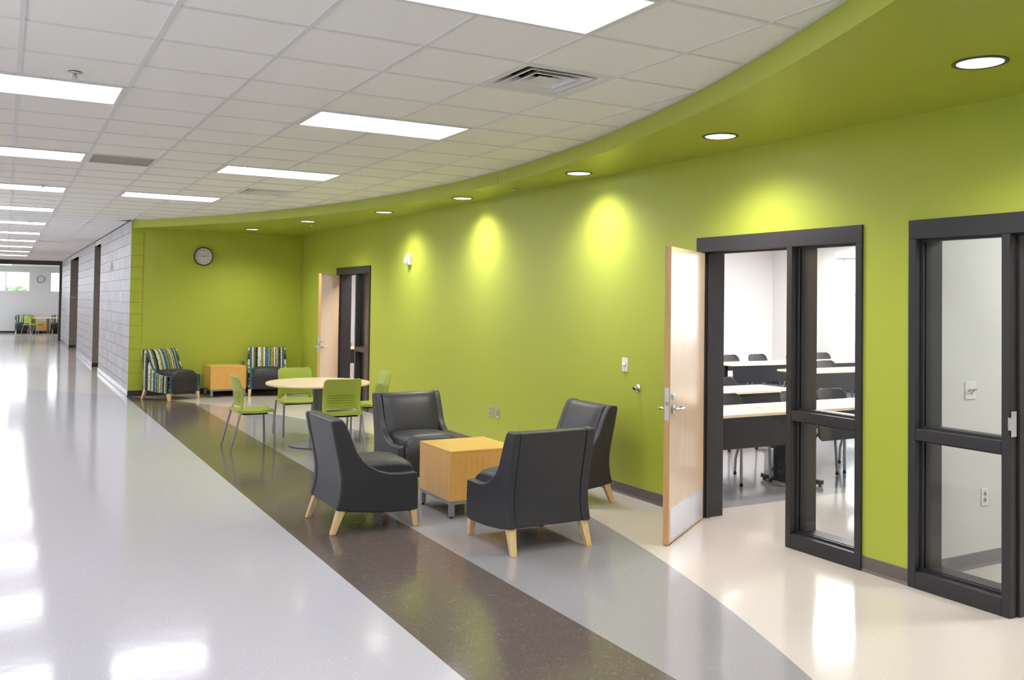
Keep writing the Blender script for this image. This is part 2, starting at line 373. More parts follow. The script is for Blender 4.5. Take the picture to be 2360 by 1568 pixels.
struct(core2.build('wall_recess', BROWNW))
H = .2013
def block_mesh(wd, name):
    mb = MB(); g = .007; half = wd/2
    for k in range(2 if wd > .25 else 1):
        y0 = g if k == 0 else half+g*.6; y1 = (half-g*.6) if (k == 0 and wd > .25) else wd-g
        mb.box(-.009, .012, y0, y1, g*.8, H-g*.8)
    return mb.mesh(name)
BM_F = block_mesh(.4022, 'block'); BM_H = block_mesh(.2011, 'half_block')
for me in (BM_F, BM_H): me.materials.append(CMU)
def lay(y0, y1, join, skip=None):
    mb = MB(); 
    for c in range(15):
        y = y0; first = True
        while y < y1-.02:
            wd = .2011 if (first and c % 2) else .4022
            if y+wd > y1+.01: wd = .2011
            if y+wd > y1+.02: break
            me = BM_F if wd > .3 else BM_H
            if join:
                o = len(mb.v); mb.v += [(v.co.x+XC+.009, v.co.y+y, v.co.z+c*H) for v in me.vertices]; mb.f += [tuple(i+o for i in p.vertices) for p in me.polygons]
            else:
                ob = place(me, 'block', CMU, wall_cor); ob.location = (XC+.009, y, c*H)
            y += wd; first = False
    if join: o = mb.build('block_field', CMU, wall_cor); o['kind'] = 'stuff'
lay(YE, 18.13, False); lay(19.70, 25.15, True); lay(28.81, YEND, True)
# the painted end of that block wall: one block wide, green
BMG = bpy.data.meshes.new('painted_block'); mb = MB().box(.003, CW-XC-.002, -.009, .006, .004, H-.004)
BMG = mb.mesh('painted_block'); BMG.materials.append(GREENC)
endcap = struct(box('wall_block_end', (XC+.004, CW, YE-.002, YE+.008, 0, CEIL), GREENC))
for c in range(15):
    ob = place(BMG, 'block', GREENC, endcap); ob.location = (XC, YE-.002, c*H)
# slight tone difference from block to block
nt = CMU.node_tree; rp_ = [n_ for n_ in nt.nodes if n_.type == 'VALTORGB'][0]; oi = nt.nodes.new('ShaderNodeObjectInfo')
mr = nt.nodes.new('ShaderNodeMapRange'); mr.inputs[3].default_value = .88; mr.inputs[4].default_value = 1.06; nt.links.new(oi.outputs['Random'], mr.inputs[0])
hs = nt.nodes.new('ShaderNodeHueSaturation'); nt.links.new(mr.outputs[0], hs.inputs['Value']); nt.links.new(rp_.outputs[0], hs.inputs['Color'])
nt.links.new(hs.outputs[0], nt.nodes['Principled BSDF'].inputs['Base Color'])
# other walls
added_win = [(-8.6, -6.0), (-5.2, -2.4), (-1.8, .6), (9.0, 11.8), (13, 15.8), (17, 19.8), (22, 25), (28, 31)]  # clerestory openings invented in the unseen left wall to let in cool daylight
lw = MB(); e_ = [YB] + [v for p in added_win for v in p] + [YEND]
for a, b_ in zip(e_[::2], e_[1::2]): lw.box(XL-.15, XL, a, b_, 0, CEIL+.1)
for a, b_ in added_win: lw.box(XL-.15, XL, a, b_, 0, 1.80); lw.box(XL-.15, XL, a, b_, 2.68, CEIL+.1)
struct(lw.build('wall_left', GREYW))
ADDED_LEFTWIN = added_win
struct(box('wall_back', (XL-.1, XC+.1, YB-.1, YB, 0, CEIL+.1), GREYW))
struct(box('wall_back_side', (XC, XC+.1, YB, -3.98, 0, CEIL+.1), CMU))
# lobby at the far end
fw = MB()
WZ0, WZ1 = 1.87, 2.81
for x0, x1 in ((-6, -3.2), (.955, 1.755), (3.9, 8)): fw.box(x0, x1, YFAR, YFAR+.2, 0, CEIL+.1)
for x0, x1 in ((-3.2, .955), (1.755, 3.9)):
    fw.box(x0, x1, YFAR, YFAR+.2, 0, WZ0); fw.box(x0, x1, YFAR, YFAR+.2, WZ1, CEIL+.1)
struct(fw.build('wall_far', FARW))
lw = MB()
for y0, y1 in ((YEND, 34.8), (37.6, 38.2), (41.0, YFAR)): lw.box(-6.1, -6, y0, y1, 0, CEIL+.1)
for y0, y1 in ((34.8, 37.6), (38.2, 41.0)): lw.box(-6.1, -6, y0, y1, 0, .2); lw.box(-6.1, -6, y0, y1, 2.7, CEIL+.1)  # unseen side openings added to give the lobby bluish daylight
struct(lw.build('wall_lobby_left', FARW))
struct(box('wall_lobby_right', (8, 8.1, YEND, YFAR, 0, CEIL+.1), FARW))
sw = MB(); sw.box(-6, XL, YEND, YEND+.15, 0, CEIL+.1); sw.box(CW+.05, 8, YEND, YEND+.15, 0, CEIL+.1); struct(sw.build('wall_lobby_near', FARW))
struct(box('ceiling_lobby', (-6, 8, YEND+.22, YFAR+.1, CEIL+.02, CEIL+.12), TILE))
bm_ = MB(); bm_.box(XL, XC+.01, YEND, YEND+.2, 2.87, CEIL+.05); bm_.box(XC-.075, CW+.05, YEND, YEND+.2, 0, 2.87)
struct(bm_.build('trim_2', BEAMM))
def window(name, x0, x1, mulls):
    o = MB(); t = .05
    o.box(x0, x1, YFAR+.06, YFAR+.12, WZ0, WZ0+t); o.box(x0, x1, YFAR+.06, YFAR+.12, WZ1-t, WZ1)
    for x in [x0+t/2, x1-t/2] + mulls: o.box(x-t/2, x+t/2, YFAR+.061, YFAR+.119, WZ0+t, WZ1-t)
    wn = struct(o.build(name, WHITEP))
    box('window_sill', (x0-.02, x1+.02, YFAR-.03, YFAR+.06, WZ0-.03, WZ0), WHITEP, wn)
    edges = sorted([x0+t] + [e for m in mulls for e in (m-t/2, m+t/2)] + [x1-t])
    for a, b_ in zip(edges[::2], edges[1::2]): box('pane', (a, b_, YFAR+.086, YFAR+.092, WZ0+t, WZ1-t), GLASS, wn)
window('window_1', -3.2, .955, [-1.6, -.02]); window('window_2', 1.755, 3.9, [2.8])
for k, (y0, y1) in enumerate(((34.8, 37.6), (38.2, 41.0))):  # added lobby side windows, out of view, for daylight
    o = MB(); t = .06
    o.box(-6.08, -6.02, y0, y1, .2, .2+t); o.box(-6.08, -6.02, y0, y1, 2.7-t, 2.7)
    for y in (y0+t/2, (y0+y1)/2, y1-t/2): o.box(-6.079, -6.021, y-t/2, y+t/2, .2+t, 2.7-t)
    wn = struct(o.build('window_%d' % (k+3), WHITEP))
    for a, b_ in ((y0+t, (y0+y1)/2-t/2), ((y0+y1)/2+t/2, y1-t)): box('pane', (-6.053, -6.047, a, b_, .2+t, 2.7-t), GLASS, wn)
def portal(loc, rot, sx, sy):
    l = bpy.data.lights.new('daylight_portal', 'AREA'); l.shape = 'RECTANGLE'; l.size = sx; l.size_y = sy; l.cycles.is_portal = True
    o = bpy.data.objects.new('daylight_portal', l); COL.objects.link(o); o.location = loc; o.rotation_euler = rot
portal((-1.12, YFAR+.14, 2.34), (-PI/2, 0, 0), 4.15, .94); portal((2.83, YFAR+.14, 2.34), (-PI/2, 0, 0), 2.1, .94)
portal((-6.12, 36.2, 1.45), (0, -PI/2, 0), 2.5, 2.8); portal((-6.12, 39.6, 1.45), (0, -PI/2, 0), 2.5, 2.8)
for k, (y0, y1) in enumerate(ADDED_LEFTWIN):  # frames and portals of the added left wall windows
    o = MB(); t = .06
    o.box(XL-.10, XL-.04, y0, y1, 1.80, 1.80+t); o.box(XL-.10, XL-.04, y0, y1, 2.68-t, 2.68)
    for y in (y0+t/2, (y0+y1)/2, y1-t/2): o.box(XL-.099, XL-.041, y-t/2, y+t/2, 1.80+t, 2.68-t)
    wn = struct(o.build('window_%d' % (k+10), WHITEP))
    for a, b_ in ((y0+t, (y0+y1)/2-t/2), ((y0+y1)/2+t/2, y1-t)): box('pane', (XL-.073, XL-.067, a, b_, 1.80+t, 2.68-t), GLASS, wn)
    portal((XL-.13, (y0+y1)/2, 2.24), (0, -PI/2, 0), .88, y1-y0)
# classroom, office and second room behind the green wall
CZ = 2.95; XB = 14.6; YL = 10.19
cw = MB()
cw.box(XI-.012, XI, -.44, -.293, 0, CZ); cw.box(XI-.012, XI, 1.321, 8.66, 0, CZ); cw.box(XI-.012, XI, -.293, 1.321, 2.236, CZ)
cw.box(XI, 9.5, 8.66, 8.80, 0, CZ); cw.box(9.5, 9.6, 8.66, YL+.1, 0, CZ); cw.box(9.6, XB, YL, YL+.1, 0, CZ)
struct(cw.build('wall_classroom_left', WHITEW))
pw = MB(); pw.box(XI-.012, 15, -.585, -.44, 0, CZ); struct(pw.build('wall_partition', GREYW))
WY = [(7.0, 8.32), (4.4, 6.2), (1.6, 3.4)]; cz0, cz1 = .96, 2.70
bw = MB(); ye = [-.44] + sorted([v for p in WY for v in p]) + [YL+.1]
for a, b_ in zip(ye[::2], ye[1::2]): bw.box(XB, XB+.2, a, b_, 0, CZ)
for a, b_ in WY: bw.box(XB, XB+.2, a, b_, 0, cz0); bw.box(XB, XB+.2, a, b_, cz1, CZ)
struct(bw.build('wall_classroom_back', WHITEW))
for k, (a, b_) in enumerate(WY):
    o = MB(); t = .05
    o.box(XB+.06, XB+.12, a, b_, cz0, cz0+t); o.box(XB+.06, XB+.12, a, b_, cz1-t, cz1); mid = (cz0+cz1)/2+.1
    o.box(XB+.06, XB+.12, a, b_, mid-t/2, mid+t/2)
    for y in (a+t/2, b_-t/2): o.box(XB+.061, XB+.119, y-t/2, y+t/2, cz0+t, cz1-t)
    wn = struct(o.build('window_%d' % (k+5), WHITEP))
    box('pane', (XB+.087, XB+.093, a+t, b_-t, cz0+t, mid-t/2), GLASS, wn); box('pane', (XB+.087, XB+.093, a+t, b_-t, mid+t/2, cz1-t), GLASS, wn)
    box('blind_valance', (XB-.09, XB-.001, a-.06, b_+.06, cz1-.02, cz1+.10), WHITEP, wn)
    portal((XB+.16, (a+b_)/2, (cz0+cz1)/2), (0, PI/2, 0), cz1-cz0, b_-a)
struct(box('ceiling_classroom', (XI, XB, -.44, YL+.1, CZ, CZ+.1), TILE))
struct(box('ceiling_office', (XI, 9, -4.1, -.585, CZ, CZ+.1), TILE))
ow = MB(); ow.box(9, 9.1, -4.1, -.585, 0, CZ); ow.box(XI, 9, -4.2, -4.1, 0, CZ); struct(ow.build('wall_office', GREYW))
rw = MB(); rw.box(9, 9.1, 8.8, 21, 0, CZ); rw.box(XI, 9.1, 21, 21.1, 0, CZ); rw.box(XI-.012, XI, 10.40, 21, 0, CZ); struct(rw.build('wall_second_room', WHITEW))
struct(box('wall_second_room_near', (XI, 9, 8.801, 8.83, 0, CZ), mat('shade_taupe_wall', (205, 190, 176), .6)))  # partition tinted taupe, its shade put into the colour
struct(box('ceiling_second_room', (XI, 9, 8.8, 21, CZ, CZ+.1), TILE))
# ------------------------------------------------------------------ suspended ceiling
G = .6096
ceiling = struct(box('ceiling', (XL, XW, YB, YEND+.2, CEIL+.10, CEIL+.16), DARK))
lights = [(-1, j) for j in range(-12, 53, 5)] + [(2, -2), (3, 3), (3, 8), (2, 13)]
skip = set()
for i, j in lights: skip |= {(i, j), (i+1, j)}
diffs = [(4, 0), (4, 11), (1, 33)]; ret = [(1, 8)]
skip |= set(diffs) | set(ret)
TM = MB().box(.012, G-.012, .012, G-.012, 0, .014).mesh('ceiling_tile'); TM.materials.append(TILE)
stuff = MB()
for j in range(-15, 57):
    for i in range(-3, 7):
        if (i, j) in skip: continue
        x, y = i*G, j*G
        if y > YEND or y < YB: continue
        if i >= 3 and (y+G > YE or y < -3.98): continue
        poly = clip_circle([(x+.012, y+.012), (x+G-.012, y+.012), (x+G-.012, y+G-.012), (x+.012, y+G-.012)]) if (i >= 2 and -4 < y < YE+.3) else [(x+.012, y+.012), (x+G-.012, y+.012), (x+G-.012, y+G-.012), (x+.012, y+G-.012)]
        if len(poly) < 3: continue
        full = len(poly) == 4 and abs(max(p[0] for p in poly)-(x+G-.012)) < 1e-6 and abs(max(p[1] for p in poly)-(y+G-.012)) < 1e-6 and abs(min(p[1] for p in poly)-(y+.012)) < 1e-6
        near = -2 <= j <= 26 and i >= -1
        if near:
            if full: o = place(TM, 'ceiling_tile', TILE, ceiling); o.location = (x, y, CEIL+.006)
            else:
                MB().prism(poly, CEIL+.006, CEIL+.020, 'z').build('ceiling_tile', TILE, ceiling)
        else: stuff.prism(poly, CEIL+.006, CEIL+.020, 'z')
o = stuff.build('ceiling_tile_field', TILE, ceiling); o['kind'] = 'stuff'
for i in range(-3, 8):
    x = i*G; y0, y1 = YB, YEND
    if i >= 3:
        if x >= cxy(CYc): continue
        y0, y1 = max(-3.98, cyx(x, -1)), min(YE, cyx(x))
    cuts = sorted(j*G for il, j in lights if il+1 == i and y0 < j*G < y1); p = y0; mb = MB()
    for c in cuts: mb.box(x-.012, x+.012, p, c+.012, CEIL, CEIL+.012); p = c+G-.012
    mb.box(x-.012, x+.012, p, y1, CEIL, CEIL+.012); mb.build('grid_runner', TBAR, ceiling)
for j in range(-14, 56):
    y = j*G; x1 = XC if (y > YE or y < -3.98) else cxy(y)
    mb = MB()
    mb.box(XL, x1-.002, y-.012, y+.012, CEIL+.0015, CEIL+.011)
    mb.build('cross_tee', TBAR, ceiling)
ta = MB(); vs = []; fs = []
for a in ang: vs += [cp(CR-.022, a, CEIL+.001), cp(CR-.0005, a, CEIL+.001), cp(CR-.0005, a, CEIL+.004), cp(CR-.022, a, CEIL+.004)]
for k in range(n):
    for i in range(4): fs.append((k*4+i, k*4+(i+1) % 4, (k+1)*4+(i+1) % 4, (k+1)*4+i))
ta.add(vs, fs); ta.build('edge_angle', TBAR, ceiling)
# recessed light panels
ordn = ['nearest', 'second', 'third', 'fourth', 'fifth', 'sixth', 'seventh', 'eighth', 'ninth', 'tenth', 'eleventh']
def light_panel(i, j, label, group, m=PANELM, z=CEIL, nm='ceiling_light', w_=2*G, h_=G):
    x, y = i*G, j*G
    t = thing(nm, label, 'ceiling light', (x, y, z), 0, group)
    fr = MB(); k = .014
    fr.box(k, w_-k, k, k+.022, -.004, .05); fr.box(k, w_-k, h_-k-.022, h_-k, -.004, .05)
    fr.box(k, k+.022, k+.022, h_-k-.022, -.004, .05); fr.box(w_-k-.022, w_-k, k+.022, h_-k-.022, -.004, .05)
    fr.box(k, w_-k, k, h_-k, .05, .055); fr.build('frame', TBAR, t)
    box('diffuser', (k+.022, w_-k-.022, k+.022, h_-k-.022, .001, .008), m, t)
    return t
lrow = [j for i, j in lights if i == -1]
vis = [j for j in lrow if j >= 3]
for i, j in lights:
    if i == -1 and j >= 3: lab = '%s lit panel from the camera in the left corridor ceiling row' % ordn[vis.index(j)]
    elif i == -1: lab = 'lit left corridor ceiling panel %s, out of the picture' % {-2: 'just above the camera', -7: 'behind the camera', -12: 'farthest behind the camera'}[j]
    else: lab = {-2: 'large lit ceiling panel cut by the top edge of the picture', 3: 'lit ceiling panel left of and beyond the near square air diffuser',
                 8: 'lit ceiling panel above the patterned chairs, middle of three along the curve', 13: 'farthest lit ceiling panel before the green curved fascia'}[j]
    light_panel(i, j, lab, 'recessed corridor light panels' if i == -1 else 'recessed light panels beside the green fascia')
# air diffusers: nested square cones
def ringbox(mb, a, b, za, zb):
    """square ring sloping from half size a at za to half size b at zb"""
    c = G/2; vs = []
    for h, z in ((a, za), (b, zb)): vs += [(c-h, c-h, z), (c+h, c-h, z), (c+h, c+h, z), (c-h, c+h, z)]
    mb.add(vs, [(i, (i+1) % 4, 4+(i+1) % 4, 4+i) for i in range(4)])
def diffuser(i, j, label):
    t = thing('air_diffuser', label, 'air vent', (i*G, j*G, CEIL), 0, 'square ceiling air diffusers')
    mb = MB(); ringbox(mb, .292, .262, .002, .002); ringbox(mb, .262, .20, .002, .07); mb.build('frame', TBAR, t, solid=.003)
    for k, (a, b_) in enumerate(((.215, .145), (.15, .085))):
        mb = MB(); ringbox(mb, a, a-.012, .004, .004); ringbox(mb, a-.012, b_, .004, .05); mb.build('cone', TBAR, t, solid=.003)
    MB().prism([(G/2-.075, G/2-.075), (G/2+.075, G/2-.075), (G/2+.075, G/2+.075), (G/2-.075, G/2+.075)], .008, .012, 'z').build('centre_plate', TBAR, t)
    mb = MB()
    mb.box(G/2-.2, G/2+.2, G/2-.2, G/2+.2, .09, .092); mb.build('throat', DARK, t)
    for s_ in (-1, 1): MB().cyl((G/2+s_*.13, G/2, .06), (G/2+s_*.05, G/2, .012), .004, n=6).build('bracket', STEEL, t)
diffuser(4, 0, 'large square air diffuser with nested cones in the near ceiling')
diffuser(4, 11, 'square air diffuser in the middle distance near the green fascia')
diffuser(1, 33, 'small far square air diffuser above the end of the block wall')
for i, j in ret:
    t = thing('return_grille', 'grey return air grille in the white tile ceiling', 'air vent', (i*G, j*G, CEIL), 0)
    mb = MB(); ringbox(mb, .292, .27, .002, .002); mb.build('frame', TBAR, t, solid=.003)
    mb = MB()
    for k in range(26): mb.box(.035, G-.035, .042+k*.0205, .046+k*.0205, .004, .022)
    mb.build('slat_field', GRILLE, t)['kind'] = 'stuff'
    box('backing', (.035, G-.035, .035, G-.035, .024, .028), GRILLE, t)
# sprinklers
def sprinkler(x, y, z, label):
    t = thing('fire_sprinkler', label, 'sprinkler', (x, y, z), 0, 'ceiling fire sprinklers')
    MB().lathe([(0.001, .0), (.034, -.002), (.038, -.006), (.030, -.012), (.012, -.014)], 20).build('escutcheon', STEEL, t, smooth=True)
    MB().lathe([(.009, -.012), (.008, -.03), (.004, -.034)], 12).build('body', STEEL, t, smooth=True)
    mb = MB()
    for s_ in (-1, 1): mb.tube([(s_*.008, 0, -.018), (s_*.014, 0, -.032), (s_*.004, 0, -.048)], .003, 6)
    mb.build('yoke', STEEL, t)
    MB().lathe([(.001, -.046), (.022, -.047), (.022, -.050), (.001, -.051)], 16).build('deflector', STEEL, t)
sprinkler(.288, 1.60, CEIL+.004, 'chrome sprinkler head in the near left ceiling tiles')
sprinkler(.32, 7.85, CEIL+.004, 'chrome sprinkler head just before the third left light panel')
sprinkler(.30, 13.95, CEIL+.004, 'small far sprinkler head between the left corridor light panels')
sprinkler(4.62, 3.98, SOF, 'sprinkler head in the green soffit above the black chairs')
sprinkler(4.24, 9.92, SOF, 'sprinkler head in the green soffit near the far door')
# downlights in the soffit
DL = [(4.039, -1.618), (4.322, .515), (4.511, 2.601), (4.519, 5.031), (4.374, 7.127), (3.95, 9.20), (3.622, 11.35)]
for k, (x, y) in enumerate(DL):
    t = thing('downlight', '%s round downlight from the camera in the green soffit' % ordn[k], 'downlight', (x, y, SOF), 0, 'round downlights in the green soffit')
    MB().lathe([(.126, 0), (.126, -.004), (.112, -.007), (.103, -.002), (.103, 0)], 40, caps=False).build('trim_ring', RING, t, smooth=True)
    MB().lathe([(.001, -.0035), (.104, -.0030)], 40, caps=False).build('lens', LENS, t)
    l = bpy.data.lights.new('downlight_lamp', 'SPOT'); l.energy = SPOT_W; l.spot_size = math.radians(147); l.spot_blend = 1.0; l.shadow_soft_size = .17; l.color = (1, .95, .93)
    lo = bpy.data.objects.new('downlight_lamp', l); COL.objects.link(lo); lo.location = (0, 0, -.03); lo.parent = t
# room lights: unseen ceiling panels added to brighten the rooms and lobby
for x, xn in ((7, 'beside the green wall'), (10, 'in the middle'), (13, 'beside the windows')):
    for y, yn in ((1.6, 'front'), (4.6, 'central'), (7.4, 'back')): light_panel((x)/G, y/G, 'added unseen classroom ceiling light panel %s over the %s tables' % (xn, yn), 'added classroom light panels', CLASSM, CZ-.012)
light_panel(6.1/G, -2.2/G, 'added unseen ceiling light panel inside the small office', 'added office light panels', CLASSM, CZ-.012)
for y, yn in ((9.5, 'just inside its door'), (11.5, 'second from its door'), (15, 'third from its door'), (18.5, 'farthest from its door')): light_panel((5.4 if y < 10 else 6.3)/G, y/G, 'added unseen ceiling light panel of the second room %s' % yn, 'added second room light panels', CLASSM, CZ-.012)
for x, y in ((-4, 36), (-1, 36), (3, 36), (-4, 40), (-1, 40), (3, 40)):
    light_panel(x/G, y/G, 'added far lobby ceiling light panel on the %s, %s' % ({-4: 'left', -1: 'middle', 3: 'right'}[x], {36: 'near the dark beam', 40: 'near the far windows'}[y]), 'added lobby light panels', PANELM, CEIL+.005)
# ------------------------------------------------------------------ baseboards
def basey(mb, x, y0, y1, s, h=.1):      # runs along y, faces -x (s=-1) or +x
    mb.prism([(x, 0), (x+s*.014, 0), (x+s*.006, .014), (x+s*.004, .02), (x+s*.004, h-.004), (x, h)], y0, y1, 'y')
def basex(mb, y, x0, x1, s, h=.1):
    mb.prism([(y, 0), (y+s*.014, 0), (y+s*.006, .014), (y+s*.004, .02), (y+s*.004, h-.004), (y, h)], x0, x1, 'x')
mb = MB()
for y0, y1 in ((-3.98, -2.34), (-.641, -.293), (1.325, 8.79), (10.405, YE)): basey(mb, XW, y0, y1, -1)
struct(mb.build('baseboard_right', BASEM))
mb = MB(); basex(mb, YE-.012, XC, CW, -1); basex(mb, YE, CW, XW, -1); struct(mb.build('baseboard_end', BASED))
mb = MB()
for y0, y1 in PIERS: basey(mb, XC-.002, y0, y1, -1)
struct(mb.build('baseboard_corridor', mat('glossy_base', (150, 146, 144), .18, spec=.7)))
mb = MB()
for y1 in (19.69, 28.8): basex(mb, y1-.006, XC, CW+1.6, -1)
basey(mb, XC-.08, YEND-.001, YEND+.2, -1); struct(mb.build('baseboard_recess', BASED))
mb = MB(); basex(mb, YFAR, -6, 8, -1); struct(mb.build('baseboard_far', BASED))
mb = MB(); basex(mb, -.585, XI, 9, -1); struct(mb.build('baseboard_office', mat('office_base', (120, 116, 122), .35)))
mb = MB(); basex(mb, YL, 9.6, XB, -1); basey(mb, XB, -.44, YL, -1); struct(mb.build('baseboard_classroom', BASED))
# ------------------------------------------------------------------ door frames with sidelights
def door_frame(idx, ya, yb, side):
    """ya<yb outer edges; sidelight on the low-y side (side=0) or the high-y side (side=1)"""
    x0, x1 = XW-.018, XI+.012; j = .052; hb = 2.12; sl = .545; m = .05
    wn = struct(empty('door_%d' % idx))
    def part(name, *bx): return box(name, bx, FRAME, wn, .003, 1)
    part('head', x0, x1, ya, yb, hb, 2.236)
    part('jamb', x0, x1, ya, ya+j, 0, hb); part('jamb', x0, x1, yb-j, yb, 0, hb)
    if side == 0: s0, s1 = ya+j, ya+j+sl; part('mullion', x0, x1, s1, s1+m, 0, hb); d0, d1 = s1+m, yb-j
    else: s0, s1 = yb-j-sl, yb-j; part('mullion', x0, x1, s0-m, s0, 0, hb); d0, d1 = ya+j, s0-m
    part('sill', x0, x1, s0, s1, 0, .102); part('rail', x0, x1, s0, s1, .895, .965)
    for z0, z1 in ((.102, .895), (.965, hb)):
        st = MB(); xm = x0+.075; w_ = .014
        for xx in (xm-.022, xm+.008):
            st.box(xx, xx+.014, s0, s1, z0, z0+w_); st.box(xx, xx+.014, s0, s1, z1-w_, z1)
            st.box(xx, xx+.014, s0, s0+w_, z0+w_, z1-w_); st.box(xx, xx+.014, s1-w_, s1, z0+w_, z1-w_)
        st.build('glazing_stop', FRAME, wn)
        box('pane', (xm-.007, xm+.007, s0+.002, s1-.002, z0+.002, z1-.002), GLASS, wn)
    # stop moulding in the door opening
    stp = MB(); stp.box(x0+.07, x0+.11, d0, d0+.014, 0, hb-.014); stp.box(x0+.07, x0+.11, d1-.014, d1, 0, hb-.014); stp.box(x0+.07, x0+.11, d0, d1, hb-.014, hb)
    stp.build('door_stop_moulding', FRAME, wn)
    return wn, d0, d1
f1, d10, d11 = door_frame(1, -.293, 1.321, 0)
f2, d20, d21 = door_frame(2, -2.32, -.641, 1)
f3, d30, d31 = door_frame(3, 8.795, 10.40, 0)
# strike plate on the near mullion
sp = MB(); sp.box(XW-.016, XW+.030, -1.2405-.0535-.0025, -1.2405-.0535, .995, 1.135); sp.box(XW-.0195, XW-.016, -1.2965, -1.278, 1.03, 1.10)
sp.build('strike_plate', STEEL, f2)
# open wooden leaves
def leaf(label, hx, hy, deg, wd=.912):
    """local: hinge at origin, leaf runs along -y when closed, room face at +x"""
    t = thing('wooden_door', label, 'door', (hx, hy, 0), -math.radians(deg), 'open maple doors')
    box('leaf', (.0015, .0435, -wd+.002, -.002, .012, 2.112), DOORW, t)
    box('edge_band', (0, .045, -wd, -wd+.003, .010, 2.114), EDGEW, t); box('edge_band', (0, .045, -.003, 0, .010, 2.114), EDGEW, t)
    kp = box('kick_plate', (.0435, .0452, -wd+.035, -.02, .03, .255), STEEL, t)
    sc = MB()
    for yy in [-wd+.05 + k*(wd-.085)/5 for k in range(6)]:
        for zz in (.045, .24): sc.cyl((.045, yy, zz), (.0468, yy, zz), .004, n=8)
    sc.build('screw_set', GREYP, kp)
    lp = box('latch_plate', (.006, .039, -wd-.0015, -wd, .88, 1.11), STEEL, t)
    lb = MB(); lb.box(.014, .031, -wd-.012, -wd-.0015, .985, 1.012); lb.build('latch_bolt', GREYP, lp)
    for sx, nm in ((1, 'lever_handle'), (-1, 'lever_handle')):
        xb = .0435 if sx > 0 else .0015
        hd = MB().cyl((xb, -wd+.07, .955), (xb+sx*.010, -wd+.07, .955), .030, n=20)
        hd.cyl((xb+sx*.010, -wd+.07, .955), (xb+sx*.052, -wd+.07, .955), .011, n=12)
        hd.tube([(xb+sx*.050, -wd+.062, .955), (xb+sx*.054, -wd+.10, .955), (xb+sx*.054, -wd+.175, .955), (xb+sx*.046, -wd+.192, .955), (xb+sx*.018, -wd+.196, .955)], .010, 10)
        hd.build(nm, STEEL, t, smooth=True)
    cl = MB().lathe([(.024, 0), (.024, .006), (.018, .012), (.014, .014)], 18, (.0435, -wd+.07, 1.045), 'x').build('lock_cylinder', STEEL, t, smooth=True)
    return t
leaf('open maple door with a steel kick plate beside the classroom', XW-.024, d11+.006, 56)
leaf('far open maple door behind the round table', XW-.024, d31+.006, 36)
# taupe door in the far recess
t4 = struct(empty('door_4', (0, 0, 0)))
box('door_leaf', (2.02, 2.93, 28.75, 28.785, .01, 2.12), BROWNW, t4, .003, 1)
MB().tube([(2.09, 28.75, .98), (2.09, 28.69, .98), (2.19, 28.69, .98)], .012, 8).build('lever_handle', STEEL, t4)
tag(box('room_sign', (1.85, 2.0, 28.76, 28.785, 1.655, 1.69), YELL), 'tiny yellow sign strip in the far taupe recess', 'sign')
